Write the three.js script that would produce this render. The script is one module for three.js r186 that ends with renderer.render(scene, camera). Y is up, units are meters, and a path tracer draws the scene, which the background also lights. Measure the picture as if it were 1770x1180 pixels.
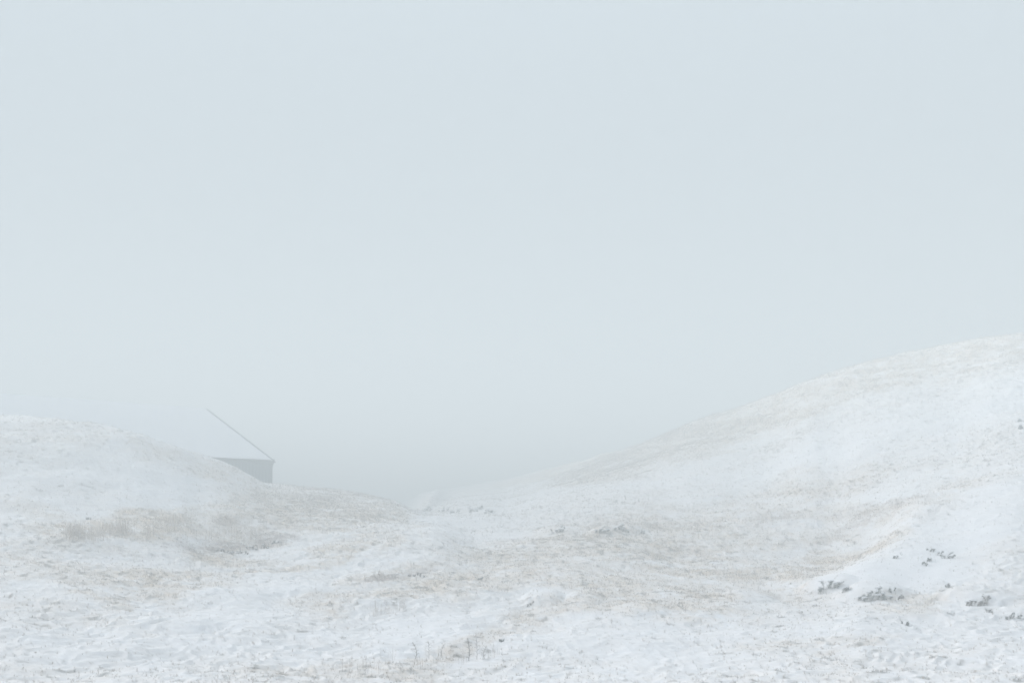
import * as THREE from 'three';
import { mergeGeometries, mergeVertices } from 'three/addons/utils/BufferGeometryUtils.js';

// ---------------------------------------------------------------- camera, sky, light, air
const scene = new THREE.Scene();
const PW = 1770, PH = 1180, F = 2200, HORIZON = 900;           // the photograph's frame, focal length in its pixels, row of the horizon
const camera = new THREE.PerspectiveCamera(2 * Math.atan(PH / 2 / F) * 180 / Math.PI, PW / PH, 0.1, 3000);
camera.position.set(0, 0, 0);
const PITCH = Math.atan((HORIZON - PH / 2) / F);
camera.rotation.x = PITCH;
scene.add(camera);

const renderer = new THREE.WebGLRenderer({ antialias: true });
renderer.setSize(1024, 682);
renderer.toneMapping = THREE.LinearToneMapping;
renderer.toneMappingExposure = 7.05;
renderer.shadowMap.enabled = true;

{ // an overcast sky: brightest overhead, the same all round
  const W = 64, H = 64, data = new Float32Array(W * H * 4);
  const ZENITH = 0.37, TINT = [0.875, 1.0, 1.10];
  for (let r = 0; r < H; r++) {
    const s = Math.max(0, Math.sin(((r + 0.5) / H - 0.5) * Math.PI));
    const l = ZENITH * (0.20 + 0.80 * s * s * s);
    for (let c = 0; c < W; c++) { const k = (r * W + c) * 4; for (let q = 0; q < 3; q++) data[k + q] = l * TINT[q]; data[k + 3] = 1; }
  }
  const sky = new THREE.DataTexture(data, W, H, THREE.RGBAFormat, THREE.FloatType);
  sky.mapping = THREE.EquirectangularReflectionMapping;
  sky.magFilter = THREE.LinearFilter; sky.minFilter = THREE.LinearFilter; sky.needsUpdate = true;
  scene.background = sky; scene.environment = sky;
}
const sun = new THREE.DirectionalLight(new THREE.Color().setRGB(1.0, 0.99, 0.975), 1.5);
sun.position.set(-112, 56, -158); sun.target.position.set(0, 0, -70);
sun.castShadow = true; sun.shadow.radius = 60; sun.shadow.mapSize.set(2048, 2048);
Object.assign(sun.shadow.camera, { left: -130, right: 130, top: 130, bottom: -130, near: 1, far: 500 });
scene.add(sun, sun.target);
scene.fog = new THREE.FogExp2(new THREE.Color().setRGB(0.935, 0.985, 1.0), 0.0164);

// ---------------------------------------------------------------- helpers
function rng(seed) { let a = seed >>> 0; return () => { a = (a + 0x6D2B79F5) >>> 0; let t = Math.imul(a ^ (a >>> 15), 1 | a); t = (t + Math.imul(t ^ (t >>> 7), 61 | t)) ^ t; return ((t ^ (t >>> 14)) >>> 0) / 4294967296; }; }
const clamp = (x, a, b) => x < a ? a : x > b ? b : x;
const lerp = (a, b, t) => a + (b - a) * t;
const smooth = (a, b, x) => { const t = clamp((x - a) / (b - a), 0, 1); return t * t * (3 - 2 * t); };
const PERM = (() => { const p = [...Array(512).keys()].map((i) => i & 255), r = rng(71); for (let i = 255; i > 0; i--) { const j = Math.floor(r() * (i + 1)); [p[i], p[j]] = [p[j], p[i]]; } for (let i = 0; i < 256; i++) p[i + 256] = p[i]; return p; })();
const GX = [...Array(16).keys()].map((i) => Math.cos(i * Math.PI / 8 + 0.2)), GY = [...Array(16).keys()].map((i) => Math.sin(i * Math.PI / 8 + 0.2));
function noise(x, y) {                                             // gradient noise, about -1..1
  const xi = Math.floor(x), yi = Math.floor(y), fx = x - xi, fy = y - yi, X = xi & 255, Y = yi & 255;
  const u = fx * fx * fx * (fx * (fx * 6 - 15) + 10), v = fy * fy * fy * (fy * (fy * 6 - 15) + 10);
  const g = (i, j, dx, dy) => { const h = PERM[PERM[X + i] + Y + j & 511] & 15; return GX[h] * dx + GY[h] * dy; };
  return 1.45 * lerp(lerp(g(0, 0, fx, fy), g(1, 0, fx - 1, fy), u), lerp(g(0, 1, fx, fy - 1), g(1, 1, fx - 1, fy - 1), u), v);
}
const fbm = (x, y, n) => { let s = 0, a = 0.5; for (let i = 0; i < n; i++, a *= 0.5) { s += a * noise(x, y); const t = x * 1.6 + y * 1.2 + 11.3; y = -x * 1.2 + y * 1.6 + 5.1; x = t; } return s; };
function pchip(xs, ys) {                                           // monotone cubic through the points
  const n = xs.length, h = [], d = [], m = new Array(n).fill(0);
  for (let i = 0; i < n - 1; i++) { h[i] = xs[i + 1] - xs[i]; d[i] = (ys[i + 1] - ys[i]) / h[i]; }
  for (let i = 1; i < n - 1; i++) if (d[i - 1] * d[i] > 0) { const a = 2 * h[i] + h[i - 1], b = h[i] + 2 * h[i - 1]; m[i] = (a + b) / (a / d[i - 1] + b / d[i]); }
  m[0] = d[0]; m[n - 1] = d[n - 2];
  return (x) => {
    if (x <= xs[0]) return ys[0]; if (x >= xs[n - 1]) return ys[n - 1];
    let i = 0; while (x > xs[i + 1]) i++;
    const t = (x - xs[i]) / h[i], t2 = t * t, t3 = t2 * t;
    return (2 * t3 - 3 * t2 + 1) * ys[i] + (t3 - 2 * t2 + t) * h[i] * m[i] + (-2 * t3 + 3 * t2) * ys[i + 1] + (t3 - t2) * h[i] * m[i + 1];
  };
}
const taken = {};
function numbered(name) { const n = taken[name] = (taken[name] ?? -1) + 1; return n ? `${name}_${String(n).padStart(3, '0')}` : name; }
function tag(o, label, category, group, kind) { if (label) o.userData.label = label; if (category) o.userData.category = category; if (group) o.userData.group = group; if (kind) o.userData.kind = kind; return o; }
function mesh(name, geometry, material, parent) { const m = new THREE.Mesh(geometry, material); m.name = name; m.castShadow = m.receiveShadow = true; parent.add(m); return m; }
function thing(name, label, category, at, group) { const g = new THREE.Group(); g.name = numbered(name); g.position.copy(at); scene.add(g); return tag(g, label, category, group); }
// direction of the ray through a pixel of the photograph
function rayAt(u, row) { return new THREE.Vector3((u - PW / 2) / F, (PH / 2 - row) / F, -1).applyAxisAngle(new THREE.Vector3(1, 0, 0), PITCH).normalize(); }

// ---------------------------------------------------------------- the lie of the land
// Surveyed profiles: along each line of sight (column of the photograph) the distance in metres and the row where the ground is seen, from the foot of the frame to the crest.
const SURVEY = [
  [-250, [[33, 1180], [39, 1100], [46, 1030], [52, 985], [57, 935], [62, 890], [67, 850], [72, 800], [79, 748], [88, 708]]],
  [0, [[33, 1180], [40, 1085], [47, 1015], [53, 965], [58, 920], [63, 880], [68, 840], [74, 790], [80, 749], [88, 712]]],
  [150, [[33, 1180], [39.5, 1095], [45, 1035], [51, 988], [56, 945], [61, 905], [65.5, 870], [71, 820], [77, 769], [84, 731]]],
  [240, [[33, 1180], [39, 1100], [45, 1045], [50.5, 1002], [55.8, 957], [60.3, 917], [65, 878], [71, 830], [76.5, 785], [82, 750]]],
  [300, [[33, 1180], [39, 1105], [45, 1050], [50, 1010], [55.5, 965], [60, 925], [65, 885], [71, 842], [77, 800], [82, 771]]],
  [345, [[33, 1180], [39, 1105], [45, 1048], [51, 1004], [56.8, 961], [62, 922], [67, 884], [73, 847], [79, 811], [85, 787]]],
  [400, [[33, 1180], [39, 1105], [45.5, 1045], [52, 998], [58, 958], [63.5, 920], [69, 882], [75, 852], [81, 824], [88, 804]]],
  [472, [[33, 1180], [39.5, 1100], [46.5, 1040], [54, 980], [60, 945], [66, 915], [72.5, 885], [80, 861], [87, 846], [93, 836]]],
  [540, [[33, 1180], [39.5, 1100], [47, 1035], [57, 958], [62.5, 930], [68.5, 905], [75, 882], [82, 863], [89, 850], [96, 842]]],
  [600, [[33, 1180], [40, 1095], [48, 1025], [59, 942], [65, 920], [71, 900], [77, 882], [84, 867], [90.5, 855], [97, 848]]],
  [680, [[33, 1180], [40, 1095], [49, 1015], [62, 928], [67.5, 912], [73, 900], [79, 888], [85, 878], [91, 870], [98, 865]]],
  [740, [[33, 1180], [40, 1095], [50, 1010], [64, 920], [70, 910], [76, 904], [82, 899], [88, 895], [93, 892], [100, 887]]],
  [800, [[33, 1180], [40, 1095], [50, 1015], [62, 945], [71, 920], [81, 902], [95, 886], [118, 868], [160, 853], [235, 842]]],
  [860, [[33, 1180], [40, 1100], [48, 1030], [56, 980], [65, 940], [76, 910], [92, 885], [118, 862], [155, 845], [205, 832]]],
  [960, [[33, 1180], [41, 1090], [48, 1030], [55, 985], [65, 935], [76, 900], [90, 870], [112, 842], [138, 822], [165, 807]]],
  [1080, [[33, 1180], [41, 1090], [48, 1035], [55, 990], [64, 940], [75, 895], [88, 855], [103, 825], [122, 796], [140, 776]]],
  [1200, [[33, 1180], [41, 1095], [48, 1040], [54, 1000], [63, 950], [73, 900], [84, 850], [99, 800], [116, 760], [132, 731]]],
  [1320, [[33, 1180], [40.5, 1100], [48, 1045], [54, 1003], [61, 965], [70, 909], [81, 850], [96, 785], [112, 730], [126, 688]]],
  [1420, [[33, 1180], [40.5, 1100], [46.8, 1050], [52.5, 999], [56.5, 994], [66, 926], [76, 854], [90, 773], [106, 703], [122, 650]]],
  [1500, [[33, 1180], [41, 1090], [46.3, 1043], [54, 970], [58.5, 963], [67, 892], [78, 818], [91, 744], [106, 675], [120, 625]]],
  [1600, [[33, 1180], [40.5, 1100], [46, 1046], [56, 938], [62, 892], [70, 838], [80, 780], [92, 716], [105, 654], [118, 600]]],
  [1770, [[33, 1180], [39.5, 1110], [44, 1065], [52, 960], [59, 890], [68, 820], [78, 750], [89, 690], [102, 626], [115, 577]]],
  [2050, [[33, 1180], [39, 1110], [44, 1060], [52, 950], [60, 860], [69, 780], [79, 700], [90, 645], [103, 600], [116, 568]]],
];
const profiles = SURVEY.map(([u, pts]) => {
  const out = pts.map(([d, row]) => { const v = rayAt(u, row), r = Math.hypot(v.x, v.z); return [Math.atan2(v.x, -v.z), d, v.y / r * d]; });
  const [a, d, h] = out[out.length - 1], left = u <= 680;
  const rest = left ? [[d + 16, h - 3.4], [d + 45, h - 3.0], [200, Math.min(h - 1, 3.4)], [420, 6], [900, 14]]
    : u === 740 ? [[128, 2.3], [175, 3.6], [240, 5.4], [420, 8], [900, 14]] : [[d + 22, h + 0.3], [d + 48, h - 0.4], [d + 95, h - 1], [460, Math.max(h - 3, 8)], [900, 14]];
  return [[a, 14, -2.65], ...out, ...rest.map(([x, y]) => [a, x, y])];
});
const NP = profiles[0].length, A0 = profiles[0][8][0], A1 = profiles[profiles.length - 1][8][0];
const lineD = [], lineH = [];
for (let j = 0; j < NP; j++) { const az = profiles.map((p) => p[j][0]); lineD.push(pchip(az, profiles.map((p) => p[j][1]))); lineH.push(pchip(az, profiles.map((p) => p[j][2]))); }
// heights in a table over azimuth and the logarithm of the distance
const TA = 520, TD = 420, L0 = Math.log(3), L1 = Math.log(900), table = new Float32Array((TA + 1) * (TD + 1));
{
  for (let i = 0; i <= TA; i++) {
    const az = lerp(A0, A1, i / TA), ds = [0], hs = [-1.65];
    for (let j = 0; j < NP; j++) { ds.push(lineD[j](az)); hs.push(lineH[j](az)); }
    const f = pchip(ds, hs);
    for (let k = 0; k <= TD; k++) table[i * (TD + 1) + k] = f(Math.exp(lerp(L0, L1, k / TD)));
  }
  for (let pass = 0; pass < 5; pass++) {                             // weathered: no hard creases
    const old = table.slice();
    for (let i = 1; i < TA; i++) for (let k = 1; k < TD; k++) { const c = i * (TD + 1) + k; table[c] = 0.4 * old[c] + 0.2 * (old[c - TD - 1] + old[c + TD + 1]) + 0.1 * (old[c - 1] + old[c + 1]); }
  }
}
function tableAt(az, d) {
  const x = clamp((az - A0) / (A1 - A0), 0, 1) * TA, y = clamp((Math.log(Math.max(d, 3)) - L0) / (L1 - L0), 0, 1) * TD;
  const i = Math.min(TA - 1, Math.floor(x)), k = Math.min(TD - 1, Math.floor(y)), fx = x - i, fy = y - k, c = i * (TD + 1) + k;
  return lerp(lerp(table[c], table[c + 1], fy), lerp(table[c + TD + 1], table[c + TD + 2], fy), fx);
}
function baseHeight(x, z) {
  const az = Math.atan2(x, -z), d = Math.hypot(x, z);
  if (az >= A0 && az <= A1) return tableAt(az, d);
  // round the back the two sides run into each other
  const gap = 2 * Math.PI - (A1 - A0), t = smooth(0.1, 0.9, (az > A1 ? az - A1 : az + 2 * Math.PI - A1) / gap);
  return lerp(tableAt(A1, d), tableAt(A0, d), t);
}
// tussocks and hummocks under the snow
function tussock(x, z) {
  const wx = x + 0.5 * noise(x * 0.9 + 7, z * 0.9), wz = z + 0.5 * noise(x * 0.9, z * 0.9 + 31);
  const a = 1 - Math.abs(noise(wx * 1.25, wz * 1.25)), b = noise(wx * 2.9 + 40, wz * 2.9);
  return 0.62 * a * a + 0.3 * b;
}
function relief(x, z, d) {
  const fade = smooth(600, 200, d);
  let h = 0.5 * fbm(x * 0.075 + 3, z * 0.075 + 9, 2) * smooth(6, 30, d) + 0.21 * fbm(x * 0.33 + 50, z * 0.33, 2);
  const rough = 0.45 + 0.55 * smooth(-0.35, 0.3, fbm(x * 0.06 + 90, z * 0.06 + 14, 2)), plain = smoothSnow(x, z);
  h += (0.135 * tussock(x, z) * rough + 0.016 * noise(x * 4.3, z * 4.3)) * (1 - 0.8 * plain);
  return h * fade;
}
const MOUND = patchList([[1432, 1010, 34, 8, 8, 0.9], [1510, 1024, 46, 9, 0, 1.1], [1690, 1032, 50, 9, 0, 0.9], [1075, 920, 40, 7, 6, 1], [970, 918, 30, 7, 0, 0.8], [810, 880, 40, 5, 0, 1], [938, 1036, 26, 9, 0, 0.75], [1010, 1040, 24, 9, 0, 0.6], [860, 1060, 30, 8, 0, 0.5], [1120, 1060, 40, 9, 0, 0.5], [640, 1000, 40, 9, 0, 0.5], [300, 1085, 50, 9, 0, 0.5], [1300, 1035, 30, 9, 0, 0.6], [820, 1030, 40, 8, 0, 0.4]]);
const height = (x, z) => baseHeight(x, z) + relief(x, z, Math.hypot(x, z)) + 0.26 * patchAt(MOUND, x, z);
function ground(u, row, far = 260) {                                   // where the line of sight through a pixel meets the land
  const v = rayAt(u, row); let t0 = 20;
  for (let t = 20; t < far; t += 0.4) {
    if (v.y * t < baseHeight(v.x * t, v.z * t)) { for (let i = 0; i < 12; i++) { const m = (t0 + t) / 2; if (v.y * m < baseHeight(v.x * m, v.z * m)) t = m; else t0 = m; } return new THREE.Vector3(v.x * t, v.y * t, v.z * t); }
    t0 = t;
  }
  return new THREE.Vector3(v.x * far, v.y * far, v.z * far);
}
const onGround = (u, row) => { const p = ground(u, row); p.y = height(p.x, p.z); return p; };

// patches on the land: ellipses on the ground, [column, row, half width, half height, tilt in degrees, strength]
function patchList(list) {
  return list.map(([u, row, w, h, tilt, k]) => {
    const c = ground(u, row), s = Math.sin(tilt * Math.PI / 180), q = Math.cos(tilt * Math.PI / 180);
    const a = ground(u + w * q, row - w * s), b = ground(u - h * s, row + h * q), r = Math.hypot(c.x, c.z);
    let ax = a.x - c.x, az = a.z - c.z, bx = b.x - c.x, bz = b.z - c.z;
    const la = Math.hypot(ax, az), lb = Math.hypot(bx, bz), ma = w / F * r * 2.6, mb = Math.max(h / F * r * 14, 0.5);
    if (la > ma) { ax *= ma / la; az *= ma / la; } if (lb > mb) { bx *= mb / lb; bz *= mb / lb; }
    let det = ax * bz - az * bx; if (Math.abs(det) < 0.05) { bx += -az * 0.3; bz += ax * 0.3; det = ax * bz - az * bx; }
    return { x: c.x, z: c.z, ax, az, bx, bz, det, k, reach: 1.9 * (Math.hypot(ax, az) + Math.hypot(bx, bz)) };
  });
}
function patchAt(list, x, z) {
  let s = 0;
  for (const p of list) {
    const dx = x - p.x, dz = z - p.z; if (Math.abs(dx) > p.reach || Math.abs(dz) > p.reach) continue;
    const e = (dx * p.bz - dz * p.bx) / p.det, f = (p.ax * dz - p.az * dx) / p.det, r = e * e + f * f;
    if (r < 2.9) s = Math.max(s, p.k * smooth(2.9, 0.1, r));
  }
  return s;
}
const TAN = patchList([                                             // dead grass showing through
  [225, 905, 115, 26, 3, 0.95], [140, 915, 45, 20, 0, 0.8], [300, 890, 40, 22, 20, 0.7], [415, 920, 55, 22, 0, 0.8], [420, 955, 60, 18, 12, 0.9], [510, 870, 60, 26, 0, 0.8], [560, 850, 80, 10, -5, 0.6],
  [640, 868, 60, 10, -14, 0.7], [700, 893, 55, 9, -22, 0.7], [150, 990, 140, 16, -10, 0.5], [290, 1020, 90, 24, 0, 0.6], [180, 1040, 40, 16, 0, 0.35], [430, 990, 90, 10, 14, 0.45], [560, 947, 100, 10, 16, 0.6], [680, 922, 60, 10, 12, 0.5],
  [40, 970, 60, 20, 0, 0.4], [30, 1010, 60, 24, 0, 0.3], [20, 875, 50, 12, -20, 0.35], [100, 915, 50, 10, -30, 0.3],
  [700, 985, 70, 14, 8, 0.5], [640, 1035, 110, 12, 10, 0.55], [760, 1010, 90, 10, 10, 0.55], [900, 995, 100, 14, 4, 0.6], [1010, 1010, 120, 16, -4, 0.5], [1090, 1050, 150, 18, -5, 0.5], [980, 1060, 90, 16, 8, 0.45], [1160, 1045, 90, 14, -8, 0.5],
  [880, 1085, 80, 10, 8, 0.4], [720, 1115, 110, 14, 8, 0.45], [630, 1150, 60, 18, 8, 0.4], [560, 1155, 60, 14, 10, 0.3],
  [1000, 925, 70, 24, 0, 0.45], [1090, 930, 60, 20, 0, 0.5], [1060, 970, 90, 16, 10, 0.45], [1200, 900, 120, 34, 6, 0.5], [1130, 890, 60, 16, 6, 0.45], [1300, 880, 100, 26, 12, 0.35], [1250, 945, 110, 26, 6, 0.4], [1420, 900, 90, 34, 14, 0.45], [1520, 885, 70, 22, 14, 0.5], [1500, 905, 50, 16, 6, 0.4], [1640, 850, 60, 14, 18, 0.35],
  [1240, 995, 120, 9, 2, 0.75], [1380, 988, 100, 12, 8, 0.9], [1470, 968, 60, 12, 18, 0.8], [1530, 940, 45, 8, 26, 0.6], [1340, 1020, 90, 14, 0, 0.4], [1190, 1020, 90, 12, 0, 0.35], [1540, 1055, 70, 12, 0, 0.5], [1400, 1130, 80, 12, 6, 0.3], [1490, 1135, 40, 12, 20, 0.35],
  [960, 815, 60, 12, 15, 0.9], [1060, 790, 80, 14, 16, 0.9], [1150, 765, 80, 16, 18, 0.8], [1250, 735, 90, 18, 18, 0.8], [1350, 700, 80, 18, 18, 0.8], [1450, 662, 80, 18, 18, 0.8], [1540, 630, 70, 12, 16, 0.55], [1640, 605, 80, 10, 10, 0.5], [1740, 592, 60, 8, 4, 0.45], [880, 835, 60, 8, 8, 0.7], [1240, 775, 60, 14, 20, 0.5], [1580, 638, 25, 8, 0, 0.4],
  [1350, 715, 110, 26, 19, 0.95], [1200, 760, 110, 26, 18, 0.95], [1060, 805, 100, 22, 15, 0.9], [1480, 665, 100, 24, 17, 0.9], [1620, 625, 110, 20, 12, 0.85], [1740, 605, 70, 20, 3, 0.8], [1150, 920, 160, 40, 4, 0.6], [1350, 860, 120, 30, 12, 0.5], [960, 960, 120, 30, 0, 0.5], [1100, 1000, 160, 20, 0, 0.6], [860, 1000, 140, 22, 6, 0.5], [580, 880, 110, 30, -4, 0.8], [450, 885, 80, 24, 0, 0.7],
  [60, 760, 140, 20, -8, 0.25], [250, 780, 70, 16, -20, 0.45], [370, 815, 60, 16, -18, 0.45], [1690, 600, 110, 16, 5, 0.9], [1560, 640, 90, 22, 15, 0.9],
  [820, 850, 50, 8, 4, 0.4], [540, 905, 50, 10, 0, 0.4], [620, 895, 60, 14, -10, 0.45],
]);
const BROWN = patchList([[405, 950, 60, 12, 4, 0.9], [450, 940, 40, 9, 8, 0.9], [340, 938, 50, 8, 0, 0.5], [430, 910, 40, 10, 0, 0.5], [545, 865, 40, 12, 0, 0.35], [710, 990, 30, 6, 6, 0.7], [1085, 800, 40, 8, 16, 0.3], [1480, 900, 60, 14, 14, 0.35], [1530, 870, 50, 8, 12, 0.4], [1330, 900, 60, 16, 14, 0.3]]);
const SMOOTH = patchList([[1560, 995, 90, 30, 14, 1], [1660, 960, 90, 40, 20, 1], [1700, 880, 90, 34, 22, 0.7], [1460, 1000, 40, 14, 12, 0.9], [1250, 840, 100, 26, 16, 0.6], [1420, 770, 120, 30, 18, 0.5], [1600, 720, 120, 40, 18, 0.4], [120, 800, 120, 34, 0, 0.4], [280, 850, 90, 14, 0, 0.5], [420, 1060, 120, 24, 6, 0.5], [700, 1080, 120, 14, 8, 0.6], [950, 1030, 40, 8, 0, 0.8]]);
function smoothSnow(x, z) { return patchAt(SMOOTH, x, z); }

const SNOW = [0.605, 0.598, 0.617], STRAW = [0.47, 0.375, 0.29], BRACKEN = [0.15, 0.105, 0.09], SOIL = [0.13, 0.125, 0.115];
// how much of the turf shows through the snow at a place: [straw, brown, dark]
function cover(x, z) {
  const wx = x + 2.2 * noise(x * 0.21 + 4, z * 0.21), wz = z + 2.2 * noise(x * 0.21, z * 0.21 + 17);
  const az = Math.atan2(wx, -wz), rd = Math.hypot(wx, wz), crest = lineD[10](clamp(az, A0, A1)), windswept = smooth(crest - 20, crest - 3, rd) * smooth(-0.02, 0.06, az) * 0.85 + smooth(crest - 9, crest - 1, rd) * smooth(-0.2, -0.26, az) * 0.12;   // the wind keeps the crests barer
  const t = Math.max(windswept, patchAt(TAN, wx, wz)), b = patchAt(BROWN, wx, wz), p = smoothSnow(wx, wz);
  const broad = fbm(x * 0.09 + 20, z * 0.09 + 3, 3), mid = fbm(x * 0.8 + 60, z * 0.8 + 8, 3), fine = fbm(x * 3.7, z * 3.7 + 90, 2);
  const ledge = noise(baseHeight(x, z) * 2.3 + 0.6 * mid, (x - 0.5 * z) * 0.16 + 5) + 0.5 * noise(baseHeight(x, z) * 5.1 + 20, (x - 0.5 * z) * 0.3);   // sheep-worn ledges along the contours
  const open = (t * 0.95 + 0.27 + 0.40 * broad) * (1 - 0.85 * p);
  const straw = clamp(open * (0.7 + 0.8 * mid + 0.75 * fine + 0.24 * ledge), 0, 1);
  const brown = clamp(b * (0.6 + 1.1 * mid + 0.8 * fine), 0, 1);
  const tiny = noise(x * 5.3 + 3, z * 4.1 + 44);
  const specks = Math.max(smooth(0.2, 0.42, noise(x * 2.3 + 9, z * 2.3 + 2) * 0.5 + 0.35 * fine + 0.28 * broad + 0.12 * t + 0.09 * ledge), 0.7 * smooth(0.38, 0.6, 0.62 * tiny + 0.3 * mid + 0.3 * broad)) * (1 - 0.92 * p);
  return [straw, brown, specks];
}

// ---------------------------------------------------------------- the ground
{
  const az = [], NA = 1150, span = A1 - A0;
  for (let i = 0; i <= NA; i++) az.push(lerp(A0 + 0.02, A1 - 0.02, i / NA));
  for (let i = 1; i < 64; i++) az.push(lerp(A1 - 0.02, A0 + 0.02 + 2 * Math.PI, i / 64));
  const ds = [2, 5, 9, 13, 17, 20, 22.5, 25, 27, 29];
  for (let i = 0; i <= 520; i++) ds.push(30 * Math.pow(130 / 30, i / 520));
  for (let i = 1; i <= 60; i++) ds.push(130 * Math.pow(260 / 130, i / 60));
  for (let i = 1; i <= 16; i++) ds.push(260 * Math.pow(900 / 260, i / 16));
  const A = az.length, D = ds.length, pos = new Float32Array((A * D + 1) * 3), col = new Float32Array((A * D + 1) * 3), idx = new Uint32Array(A * (D - 1) * 6 + A * 3);
  let n = 0;
  for (let i = 0; i < A; i++) for (let k = 0; k < D; k++, n++) {
    const d = ds[k], x = Math.sin(az[i]) * d, z = -Math.cos(az[i]) * d;
    pos.set([x, height(x, z), z], n * 3);
    let c = SNOW;
    if (d > 24 && d < 300 && i <= NA) {
      const [s, b, k2] = cover(x, z), g = 0.95 * s;
      c = [0, 1, 2].map((q) => { let v = lerp(SNOW[q], STRAW[q], g); v = lerp(v, BRACKEN[q], 0.9 * b); return lerp(v, SOIL[q], 0.62 * k2); });
    }
    col.set(c, n * 3);
  }
  pos.set([0, -1.65, 0], n * 3); col.set(SNOW, n * 3);
  let q = 0;
  for (let i = 0; i < A; i++) {
    const a = i * D, b = ((i + 1) % A) * D;
    idx[q++] = n; idx[q++] = a; idx[q++] = b;
    for (let k = 0; k < D - 1; k++) { idx[q++] = a + k; idx[q++] = a + k + 1; idx[q++] = b + k; idx[q++] = b + k; idx[q++] = a + k + 1; idx[q++] = b + k + 1; }
  }
  // faces must look up
  for (let i = 0; i < idx.length; i += 3) { const t = idx[i + 1]; idx[i + 1] = idx[i + 2]; idx[i + 2] = t; }
  const g = new THREE.BufferGeometry();
  g.setAttribute('position', new THREE.BufferAttribute(pos, 3)); g.setAttribute('color', new THREE.BufferAttribute(col, 3)); g.setIndex(new THREE.BufferAttribute(idx, 1)); g.computeVertexNormals();
  const m = mesh('ground', g, new THREE.MeshStandardMaterial({ vertexColors: true, roughness: 0.95, metalness: 0 }), scene);
  tag(m, null, null, null, 'structure');
}

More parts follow.
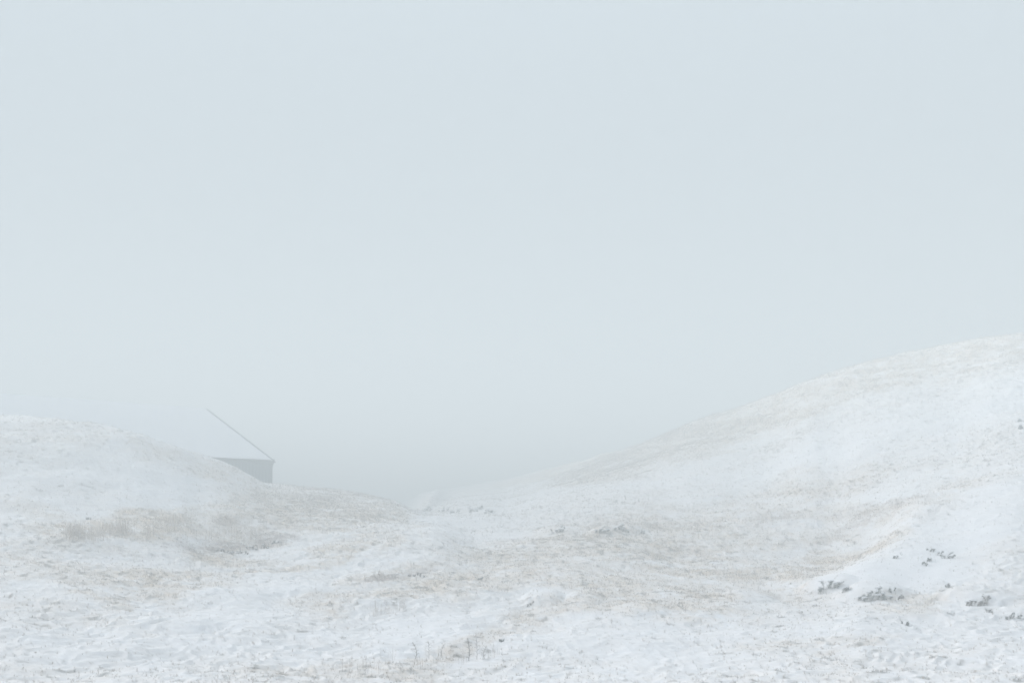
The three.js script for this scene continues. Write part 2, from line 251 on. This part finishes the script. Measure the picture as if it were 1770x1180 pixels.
// ---------------------------------------------------------------- the barn behind the knoll
{
  const D = 100, corner = rayAt(472.5, 797), s = D / Math.hypot(corner.x, corner.z), C = corner.clone().multiplyScalar(s);   // outer corner of the eave
  const top = rayAt(358, 709), TURN = 45 * Math.PI / 180;
  // along the eave: left and nearer; across the roof: left and away
  const e = new THREE.Vector3(-Math.cos(TURN), 0, Math.sin(TURN)), w = new THREE.Vector3(-Math.sin(TURN), 0, -Math.cos(TURN));
  // how far across the ridge lies, so that its end is seen where the photograph shows it
  const R = (C.x * top.z - C.z * top.x) / (w.z * top.x - w.x * top.z), hit = C.clone().addScaledVector(w, R), RISE = top.y / Math.hypot(top.x, top.z) * Math.hypot(hit.x, hit.z) - C.y;
  const LEN = 20, OV = 0.1, H = 3.4;
  console.log('barn: half width', R.toFixed(2), 'rise', RISE.toFixed(2), 'eave', C.y.toFixed(2), 'ground', height(C.x, C.z).toFixed(2));
  const barn = thing('barn', 'grey barn with a snow covered gable roof, half hidden behind the knoll in fog', 'barn', new THREE.Vector3(C.x, C.y - H, C.z));
  // own axes: X along the eave, Y up, Z across towards the ridge
  barn.rotation.y = Math.atan2(-e.z, e.x);
  const zs = Math.sign(new THREE.Vector3(0, 0, 1).applyAxisAngle(new THREE.Vector3(0, 1, 0), barn.rotation.y).dot(w));
  const P = (x, y, z) => new THREE.Vector3(x, y, z * zs);
  const slope = RISE / R, ang = Math.atan(slope), W = 2 * R;
  const clad = new THREE.MeshStandardMaterial({ color: new THREE.Color().setRGB(0.035, 0.078, 0.09), roughness: 0.7, side: THREE.DoubleSide });
  const trim = new THREE.MeshStandardMaterial({ color: new THREE.Color().setRGB(0.05, 0.075, 0.08), roughness: 0.6, side: THREE.DoubleSide });
  const sheet = new THREE.MeshStandardMaterial({ color: new THREE.Color().setRGB(0.2, 0.22, 0.23), roughness: 0.5, metalness: 0.4, side: THREE.DoubleSide });
  const snow = new THREE.MeshStandardMaterial({ color: new THREE.Color().setRGB(0.655, 0.65, 0.672), roughness: 0.95, side: THREE.DoubleSide });
  const steel = new THREE.MeshStandardMaterial({ color: new THREE.Color().setRGB(0.12, 0.14, 0.15), roughness: 0.5, metalness: 0.5 });
  const plate = (a, b, c, d, t) => {                                // a slab on four corners, thickness along its normal
    const n = b.clone().sub(a).cross(d.clone().sub(a)).normalize().multiplyScalar(t), pts = [a, b, c, d, ...[a, b, c, d].map((p) => p.clone().add(n))], g = new THREE.BufferGeometry();
    g.setAttribute('position', new THREE.Float32BufferAttribute(pts.flatMap((p) => p.toArray()), 3));
    g.setIndex([0, 2, 1, 0, 3, 2, 4, 5, 6, 4, 6, 7, 0, 1, 5, 0, 5, 4, 1, 2, 6, 1, 6, 5, 2, 3, 7, 2, 7, 6, 3, 0, 4, 3, 4, 7]);
    const f = g.toNonIndexed(); f.computeVertexNormals(); return f;
  };
  // ribbed cladding as real folds
  const ribbed = (length, heightAt, place) => {
    const n = Math.round(length / 0.075), pos = [], id = [];
    for (let i = 0; i <= n; i++) { const x = i / n * length, o = [0, 0, 0.014, 0.014][i % 4]; for (const y of [-1.5, heightAt(x)]) pos.push(...place(x, y, o).toArray()); if (i < n) { const a = i * 2; id.push(a, a + 2, a + 1, a + 1, a + 2, a + 3); } }
    const g = new THREE.BufferGeometry(); g.setAttribute('position', new THREE.Float32BufferAttribute(pos, 3)); g.setIndex(id);
    const f = g.toNonIndexed(); f.computeVertexNormals(); return f;
  };
  const x0 = 0.05, x1 = LEN - 0.1, yE = H + OV * slope - 0.12;
  mesh('side_wall', ribbed(x1 - x0, () => yE, (x, y, o) => P(x0 + x, y, OV - o)), clad, barn);
  mesh('side_wall', ribbed(x1 - x0, () => yE, (x, y, o) => P(x0 + x, y, W - OV + o)), clad, barn);
  const gable = (z) => yE + slope * Math.min(z, W - 2 * OV - z);
  mesh('gable_wall', ribbed(W - 2 * OV, gable, (z, y, o) => P(x0 - o, y, OV + z)), clad, barn);
  const far = mesh('gable_wall', ribbed(W - 2 * OV, gable, (z, y, o) => P(x1 + o, y, OV + z)), snow, barn);
  tag(far, 'gable wall plastered white with blown snow');
  const roof = mesh('roof', mergeGeometries([plate(P(0, H, 0), P(LEN, H, 0), P(LEN, H + RISE, R), P(0, H + RISE, R), 0.06), plate(P(0, H, W), P(LEN, H, W), P(LEN, H + RISE, R), P(0, H + RISE, R), 0.06)]), sheet, barn);
  // a layer of snow on the roof, thinning out at the verge and drooping over the eave
  const layer = (side) => {
    const nx = 90, nz = 50, pos = [], id = [];
    for (let i = 0; i <= nx; i++) for (let j = 0; j <= nz; j++) {
      const x = lerp(0.16, LEN + 0.12, i / nx), t = lerp(-0.012, 1, j / nz), edge = Math.min(1, i / 3, (j + 1) / 2, (nx - i + 1) / 2);
      const y = H + RISE * t + 0.075 + (0.12 + 0.03 * fbm(x * 0.9, t * 8 + side * 9, 3)) * Math.sqrt(Math.max(edge, 0.02));
      pos.push(...P(x, y, side ? W - R * t : R * t).toArray());
      if (i < nx && j < nz) { const a = i * (nz + 1) + j; id.push(a, a + 1, a + nz + 1, a + 1, a + nz + 2, a + nz + 1); }
    }
    const g = new THREE.BufferGeometry(); g.setAttribute('position', new THREE.Float32BufferAttribute(pos, 3)); g.setIndex(id); g.computeVertexNormals(); return g;
  };
  mesh('snow_layer', mergeGeometries([layer(0), layer(1)]), snow, roof);
  // verge boards along the gable ends, dark
  for (const [a, b] of [[-0.07, 0.07], [LEN - 0.07, LEN + 0.07]]) for (const side of [0, 1]) {
    const z0 = side ? W : 0, lo = -0.1, hi = 0.085, out = a < 0 ? a : b;
    const bar = mergeGeometries([plate(P(a, H + hi, z0), P(b, H + hi, z0), P(b, H + RISE + hi, R), P(a, H + RISE + hi, R), 0.03), plate(P(out, H + lo, z0), P(out, H + hi, z0), P(out, H + RISE + hi, R), P(out, H + RISE + lo, R), 0.03)]);
    mesh('verge_board', bar, a < 0 ? trim : snow, barn);
  }
  mesh('gutter', (() => { const s = new THREE.Shape(); s.absarc(0, 0, 0.075, Math.PI, 0, false); s.absarc(0, 0, 0.062, 0, Math.PI, true); const g = new THREE.ExtrudeGeometry(s, { depth: LEN + 0.06, bevelEnabled: false, curveSegments: 10 }); g.rotateY(Math.PI / 2); g.translate(-0.1, H - 0.02, -0.08 * zs); return g; })(), trim, barn);
  const pipe = mesh('downpipe', new THREE.TubeGeometry(new THREE.CatmullRomCurve3([P(0.02, H + 0.16, -0.1), P(0.05, H - 0.1, -0.06), P(0.1, H - 0.4, OV - 0.07), P(0.1, H - 1.4, OV - 0.07), P(0.1, -1.2, OV - 0.07)]), 24, 0.05, 8), trim, barn);
  tag(pipe, 'downpipe at the right corner');
}

// ---------------------------------------------------------------- grass, heather, stalks
// a tuft: thin bent blades leaning out of one root
function tuftGeometry(r, blades, h, w, lean) {
  const pos = [], col = [];
  for (let i = 0; i < blades; i++) {
    const a = r() * 6.283, l = h * (0.55 + 0.6 * r()), o = lean * l * (0.3 + r()), bx = (r() - 0.5) * 0.35 * h, bz = (r() - 0.5) * 0.35 * h, t = r() * 6.283, wx = Math.cos(t) * w / 2, wz = Math.sin(t) * w / 2;
    const mx = bx + Math.cos(a) * o * 0.35, mz = bz + Math.sin(a) * o * 0.35, my = l * 0.6, ex = bx + Math.cos(a) * o, ez = bz + Math.sin(a) * o, ey = l * (1 - 0.25 * lean);
    const k = 0.8 + 0.4 * r();
    pos.push(bx - wx, -0.03, bz - wz, bx + wx, -0.03, bz + wz, mx + wx * 0.8, my, mz + wz * 0.8, bx - wx, -0.03, bz - wz, mx + wx * 0.8, my, mz + wz * 0.8, mx - wx * 0.8, my, mz - wz * 0.8, mx - wx * 0.8, my, mz - wz * 0.8, mx + wx * 0.8, my, mz + wz * 0.8, ex, ey, ez);
    for (let q = 0; q < 9; q++) col.push(k, k, k);
  }
  const g = new THREE.BufferGeometry();
  g.setAttribute('position', new THREE.Float32BufferAttribute(pos, 3)); g.setAttribute('color', new THREE.Float32BufferAttribute(col, 3)); g.computeVertexNormals();
  return g;
}
const bladeMaterial = new THREE.MeshStandardMaterial({ vertexColors: true, roughness: 0.95, side: THREE.DoubleSide });
function scatter(name, label, category, geometry, spots, parent = scene) {
  const m = new THREE.InstancedMesh(geometry, bladeMaterial, spots.length), o = new THREE.Object3D(), c = new THREE.Color();
  spots.forEach(([x, y, z, s, turn, color, sy], i) => { o.position.set(x, y, z); o.rotation.set(0, turn, 0); o.scale.set(s, s * (sy ?? 1), s); o.updateMatrix(); m.setMatrixAt(i, o.matrix); m.setColorAt(i, c.setRGB(...color)); });
  m.name = numbered(name); m.castShadow = m.receiveShadow = true; parent.add(m); return tag(m, label, category, null, 'stuff');
}
const mix = (a, b, t) => a.map((v, i) => lerp(v, b[i], t));
{ // short dead grass all over, thick in the straw patches
  const r = rng(5), lists = [[], [], []];
  const want = 900000;
  for (let i = 0; i < want; i++) {
    const az = lerp(A0 + 0.05, A1 - 0.05, r()), d = Math.sqrt(lerp(31 * 31, 140 * 140, Math.pow(r(), 1.3))), x = Math.sin(az) * d, z = -Math.cos(az) * d;
    const [s, b, k] = cover(x, z), p = 0.03 + 0.8 * s * s + 0.8 * b + 0.33 * k;
    if (r() > p) continue;
    const frost = 0.35 + 0.5 * r(), tone = b > 0.25 && r() < b ? mix(BRACKEN, STRAW, 0.4 * r()) : k > 0.3 && r() < 0.4 ? [0.15, 0.145, 0.13] : mix(STRAW, [0.36, 0.29, 0.22], r());
    lists[Math.floor(r() * 3)].push([x, height(x, z), z, (0.35 + 0.85 * r() * r()) * (1 + 0.5 * smooth(50, 90, d)), r() * 6.283, mix(tone, SNOW, frost * (k > 0.3 ? 0.5 : 0.8))]);
  }
  scatter('grass', 'short dead grass poking through the snow all over the land', null, tuftGeometry(rng(30), 7, 0.105, 0.008, 0.9), lists.flat());
  console.log('grass tufts', lists.map((l) => l.length).join(' '));
}
{ // the stand of tall dry grass in the hollow on the left
  const r = rng(8), spots = [];
  for (let i = 0; i < 2600; i++) {
    const [cu, cr, su] = [[132, 932, 18], [165, 928, 16], [150, 936, 26], [214, 922, 24], [262, 916, 22], [300, 908, 20], [318, 900, 16], [425, 922, 26], [395, 926, 30], [240, 924, 70]][i % 10];
    const g1 = r() + r() + r() - 1.5, g2 = r() + r() + r() - 1.5, p = ground(cu + g1 * su * 1.5, cr + g2 * 9);
    const lush = noise(p.x * 0.55, p.z * 0.4) * 0.7 + 0.7 * noise(p.x * 1.6, p.z * 1.2); if (lush + 0.35 < r() * 1.1) continue;
    spots.push([p.x, height(p.x, p.z), p.z, (0.35 + 0.6 * r()) * (0.75 + 0.5 * clamp(lush, 0, 0.8)), r() * 6.283, mix(mix([0.5, 0.41, 0.3], [0.3, 0.23, 0.18], r()), SNOW, 0.1 + 0.4 * r())]);
  }
  scatter('tall_grass', 'stand of tall dry grass in the hollow at left', null, tuftGeometry(rng(61), 3, 0.85, 0.016, 0.14), spots);
  // thin pale stems in the foreground
  const thin = [];
  for (let i = 0; i < 300; i++) {
    const u = 520 + 350 * Math.pow(r(), 0.7), row = 1172 - 0.11 * (u - 520) + (r() - 0.5) * 30, p = ground(u, row);
    if (noise(p.x * 1.1 + 3, p.z * 0.9) + 0.1 < r() * 0.9) continue;
    thin.push([p.x, height(p.x, p.z), p.z, 0.6 + 0.5 * r(), r() * 6.283, mix(mix(STRAW, [0.2, 0.17, 0.15], r()), SNOW, 0.4 * r())]);
  }
  for (let i = 0; i < 60; i++) { const u = 640 + 60 * r(), p = ground(u, 1048 - 0.1 * (u - 640) + 10 * r()); thin.push([p.x, height(p.x, p.z), p.z, 0.6 + 0.5 * r(), r() * 6.283, mix(STRAW, SNOW, 0.3)]); }
  scatter('thin_stem', 'thin pale stems standing in the snow in the foreground', null, tuftGeometry(rng(62), 3, 0.42, 0.006, 0.3), thin);
}

// clumps of heather whose dark sides show under the snow: blades, twigs and lumps of snow caught on top
const tones = { green: [0.068, 0.08, 0.068], grey: [0.13, 0.135, 0.13], brown: [0.16, 0.13, 0.115] };
const leafM = Object.fromEntries(Object.entries(tones).map(([k, c]) => [k, new THREE.MeshStandardMaterial({ color: new THREE.Color().setRGB(...c), roughness: 0.95, side: THREE.DoubleSide })]));
const twigM = new THREE.MeshStandardMaterial({ color: new THREE.Color().setRGB(0.07, 0.055, 0.045), roughness: 0.9, side: THREE.DoubleSide });
const snowM = new THREE.MeshStandardMaterial({ color: new THREE.Color().setRGB(...SNOW), roughness: 0.95 });
function blob(r, sx, sy, sz) {
  const g = mergeVertices(new THREE.IcosahedronGeometry(1, 2).deleteAttribute('normal').deleteAttribute('uv')), p = g.attributes.position, o = r() * 50;
  for (let i = 0; i < p.count; i++) { const x = p.getX(i), y = p.getY(i), z = p.getZ(i), k = 1 + 0.28 * noise(x * 1.7 + o, z * 1.7 + y); p.setXYZ(i, x * k * sx, (y < 0 ? y * 0.45 : y) * k * sy, z * k * sz); }
  g.computeVertexNormals(); return g;
}
let clumpSeed = 300;
function clump(name, label, category, u, row, wpx, hpx, tone = 'green', group) {
  const p = onGround(u, row), r = rng(clumpSeed++), d = Math.hypot(p.x, p.z), w = wpx / F * d * 0.95, h = hpx / F * d * 0.9, t = thing(name, label, category, p, group);
  const right = new THREE.Vector3(-p.z, 0, p.x).normalize(), away = new THREE.Vector3(p.x, 0, p.z).normalize();
  const local = (a, b) => { const x = right.x * a + away.x * b, z = right.z * a + away.z * b; return [x, height(p.x + x, p.z + z) - p.y, z]; };
  const sprays = 2 + Math.round(w / 0.11);
  for (let k = 0; k < sprays; k++) {                                 // arching sprays, mostly bent to the right, leaves along them, snow lying on their backs
    const a = ((k + 1.6 * r() - 0.3) / sprays - 0.5) * w * 0.95, [hx, hy, hz] = local(a, (r() - 0.5) * 0.25), hh = h * (0.25 + 0.8 * r() * r()) * (1 - 0.3 * Math.abs(2 * a / w)), reach = (r() < 0.75 ? 1 : -0.7) * hh * (0.3 + 0.7 * r()), deep = (r() - 0.5) * 0.3;
    const V = (e, y, f) => new THREE.Vector3(hx + right.x * e + away.x * f, hy + y, hz + right.z * e + away.z * f);
    const c = new THREE.CubicBezierCurve3(V(0, -0.05, 0), V(reach * 0.1, hh * 0.6, deep * 0.3), V(reach * 0.6, hh * 1.05, deep), V(reach, hh * 0.92, deep * 1.2)), pos = [], q = new THREE.Vector3();
    const thick = Math.max(0.026, 0.2 * h), n = 46 + Math.round(hh * 170);
    for (let i = 0; i < n; i++) {
      const t0 = Math.pow(r(), 0.9), s = thick * (1.15 - 0.75 * t0); c.getPoint(t0, q);
      const dx = (r() + r() - 1) * s, dy = (r() + r() - 1.25) * s, dz = (r() - 0.5) * s * 2, l = 0.022 + 0.05 * r(), wd = 0.006 + 0.009 * r(), ang = r() * 6.283, ux = Math.cos(ang), uz = Math.sin(ang), up = 0.4 + 0.9 * r();
      const cx = q.x + right.x * dx + away.x * dz, cy = q.y + dy, cz = q.z + right.z * dx + away.z * dz;
      pos.push(cx - uz * wd, cy, cz + ux * wd, cx + uz * wd, cy, cz - ux * wd, cx + ux * l, cy + l * up, cz + uz * l);
    }
    const g = new THREE.BufferGeometry(); g.setAttribute('position', new THREE.Float32BufferAttribute(pos, 3)); g.computeVertexNormals();
    mesh('foliage', g, leafM[tone], t);
    mesh('twig', new THREE.TubeGeometry(c, 8, 0.005, 5), twigM, t);
    if (r() < 0.6) { c.getPoint(0.55 + 0.3 * r(), q); mesh('snow_cap', blob(r, thick * (0.9 + 0.8 * r()), thick * 0.45, thick * (0.8 + 0.6 * r())).translate(q.x - right.x * thick * 0.4, q.y + thick * 0.55, q.z - right.z * thick * 0.4), snowM, t); }
  }
  return t;
}
const bank = 'heather clumps along the cut bank at right';
clump('heather_clump', 'dark green heather arching up at the left end of the bank', 'heather', 1431, 1021, 40, 20, 'green', bank);
clump('heather_clump', 'small slanting heather sprig between the arching and largest clumps of the bank', 'heather', 1462, 1031, 14, 14, 'grey', bank);
clump('heather_clump', 'largest and darkest heather clump, in the middle of the bank at right', 'heather', 1510, 1038, 62, 21, 'green', bank);
clump('heather_clump', 'low heather tuft touching the right end of the largest clump of the bank', 'heather', 1541, 1033, 13, 9, 'green', bank);
clump('heather_clump', 'tiny reddish brown heather tuft just right of the largest clump of the bank', 'heather', 1557, 1037, 9, 9, 'brown', bank);
clump('heather_clump', 'left one of two brownish heather clumps near the right edge', 'heather', 1682, 1048, 24, 20, 'brown', bank);
clump('heather_clump', 'right one of two brownish heather clumps near the right edge', 'heather', 1703, 1044, 20, 17, 'brown', bank);
clump('heather_clump', 'small dark tuft in the snow just below the two brownish heather clumps', 'heather', 1712, 1058, 9, 6, 'grey', bank);
clump('heather_clump', 'wide grey heather mat at the right edge of the photo, below the bank', 'heather', 1753, 1068, 36, 11, 'grey', bank);
const spur = 'tufts on the smooth snow spur';
clump('heather_clump', 'bushy dark tuft standing highest and biggest on the smooth snow spur', 'heather', 1640, 967, 19, 14, 'green', spur);
clump('heather_clump', 'small dark tuft left of and below the big bushy tuft on the snow spur', 'heather', 1607, 973, 10, 8, 'green', spur);
clump('heather_clump', 'small dark tuft lowest in the slanting row on the snow spur', 'heather', 1599, 980, 11, 7, 'green', spur);
clump('heather_clump', 'upright thin tuft just left of the big bushy tuft on the snow spur', 'heather', 1625, 959, 7, 10, 'grey', spur);
clump('heather_clump', 'flat faint tuft topmost in the slanting row on the snow spur', 'heather', 1611, 955, 14, 6, 'grey', spur);
clump('heather_clump', 'lone dark tuft near the left edge of the smooth snow spur', 'heather', 1548, 968, 8, 7, 'grey', spur);
clump('heather_clump', 'faint lone tuft in the snow between the snow spur and the bank at right', 'heather', 1639, 1018, 10, 6, 'grey', spur);
const slope = 'tufts on the lower slope right of the gully';
clump('heather_clump', 'dark slanting heather streak on the lower slope, the boldest one right of the gully', 'heather', 1074, 928, 28, 15, 'green', slope);
clump('heather_clump', 'small tuft just right of the dark slanting heather streak on the lower slope', 'heather', 1110, 926, 9, 8, 'grey', slope);
clump('heather_clump', 'faint tuft well left of the dark slanting heather streak on the lower slope', 'heather', 966, 925, 22, 15, 'grey', slope);
clump('heather_clump', 'faint tuft just left of the dark slanting heather streak on the lower slope', 'heather', 1040, 930, 26, 15, 'grey', slope);
const gully = 'faint tufts in a row across the gully';
clump('heather_clump', 'leftmost faint tuft of the row across the gully', 'heather', 739, 884, 16, 12, 'grey', gully);
clump('heather_clump', 'second faint tuft from the left of the row across the gully', 'heather', 767, 884, 18, 12, 'green', gully);
clump('heather_clump', 'third faint tuft from the left of the row across the gully', 'heather', 785, 885, 17, 12, 'grey', gully);
clump('heather_clump', 'darkest tuft of the row across the gully', 'heather', 816, 887, 19, 16, 'green', gully);
clump('heather_clump', 'second tuft from the right of the row across the gully', 'heather', 830, 884, 14, 11, 'grey', gully);
clump('heather_clump', 'rightmost faint tuft of the row across the gully', 'heather', 845, 890, 17, 11, 'grey', gully);
const hollow = 'brown heather mats in the hollow at left';
clump('heather_clump', 'broad brown heather mat lowest in the hollow under the knoll', 'heather', 400, 954, 60, 10, 'brown', hollow);
clump('heather_clump', 'brown heather mat in the hollow, right of and above the lowest mat', 'heather', 445, 946, 40, 10, 'brown', hollow);
clump('heather_clump', 'small grey tuft at the right end of the brown heather in the hollow', 'heather', 477, 936, 20, 8, 'grey', hollow);
clump('heather_clump', 'short dark tuft standing behind the left half of the tall dry grass', 'heather', 152, 897, 12, 7, 'grey', hollow);
const front = 'dark tufts in the foreground snow';
clump('heather_clump', 'low dark tan clump in the middle distance at the head of the foreground rise', 'heather', 718, 994, 30, 8, 'brown', front);
clump('heather_clump', 'small dark tuft on the beige streak right of the tan clump on the foreground rise', 'heather', 830, 1006, 14, 6, 'grey', front);
clump('heather_clump', 'small dark tuft right of the bent dark stalk in the foreground', 'heather', 865, 1117, 8, 7, 'grey', front);
clump('heather_clump', 'low brownish tuft near the middle of the foreground snow', 'heather', 918, 1048, 12, 6, 'brown', front);
clump('heather_clump', 'faint dark tuft below the bank in the foreground at right', 'heather', 1566, 1086, 14, 6, 'grey', front);

// dead stalks at the foot of the frame
let stalkSeed = 900;
function stalk(label, u, row, hpx, bend, tone, thick) {
  const p = onGround(u, row), r = rng(stalkSeed++), d = Math.hypot(p.x, p.z), h = hpx / F * d * 1.05, t = thing('dead_stalk', label, 'dead stalk', p, 'dead stalks in the foreground snow');
  const right = new THREE.Vector3(-p.z, 0, p.x).normalize(), V = (a, y, b = 0) => new THREE.Vector3(right.x * a - b * p.x / d, y, right.z * a - b * p.z / d);
  const m = new THREE.MeshStandardMaterial({ color: new THREE.Color().setRGB(...tone), roughness: 0.95 });
  const c = new THREE.CatmullRomCurve3([V(0, -0.05), V(bend * 0.5, h * 0.35), V(bend * 0.1, h * 0.7), V(-bend * 0.8, h)]);
  const g = new THREE.TubeGeometry(c, 14, thick, 6), pp = g.attributes.position;
  mesh('stem', g, m, t);
  const dry = [];
  for (let i = 0; i < 9; i++) {                                     // withered leaves clinging to it
    const q = c.getPoint(0.15 + 0.8 * i / 9), s = i % 2 ? 1 : -1, l = 0.03 + 0.06 * r();
    dry.push(new THREE.TubeGeometry(new THREE.QuadraticBezierCurve3(q, q.clone().add(V(s * l * 0.6, l * 0.7, 0.02)), q.clone().add(V(s * l, l * (0.2 + r()), 0.03))), 4, thick * 0.6, 4));
  }
  mesh('withered_leaf', mergeGeometries(dry), m, t);
  return pp && t;
}
stalk('tallest and darkest dead stalk, slightly bent, in the foreground snow', 810, 1140, 36, 0.035, [0.12, 0.10, 0.10], 0.011);
stalk('thinner grey stalk just right of the tallest dark stalk', 824, 1138, 32, 0.02, [0.24, 0.22, 0.22], 0.007);
stalk('short tan stalk right of the two tall stalks', 838, 1140, 20, -0.07, [0.26, 0.22, 0.18], 0.007);
stalk('brown stalk bent over at the left end of the stalk row', 717, 1143, 26, 0.09, [0.22, 0.19, 0.17], 0.008);
stalk('straight pale grey stalk second from the left in the stalk row', 741, 1138, 27, 0.01, [0.28, 0.27, 0.26], 0.007);
stalk('thin stalk leaning in the middle of the stalk row', 765, 1136, 22, -0.08, [0.28, 0.26, 0.24], 0.006);

// two stones on the slope at the right edge
function stone(label, u, row, wpx, hpx, c) {
  const p = onGround(u, row), r = rng(700 + u), d = Math.hypot(p.x, p.z), t = thing('stone', label, 'stone', p, 'stones on the right slope');
  mesh('rock', blob(r, wpx / F * d / 2, hpx / F * d * 0.85, wpx / F * d / 2), new THREE.MeshStandardMaterial({ color: new THREE.Color().setRGB(...c), roughness: 0.9 }), t);
  mesh('snow_cap', blob(r, wpx / F * d * 0.3, 0.05, wpx / F * d * 0.3).translate(0.02, hpx / F * d * 0.8, -0.05), snowM, t);
}
stone('dark grey stone on the white slope at the right edge of the photo', 1765, 739, 8, 8, [0.1, 0.1, 0.105]);
stone('smaller bluish grey stone just above the dark stone at the right edge', 1763, 723, 7, 4, [0.2, 0.23, 0.24]);

renderer.render(scene, camera);
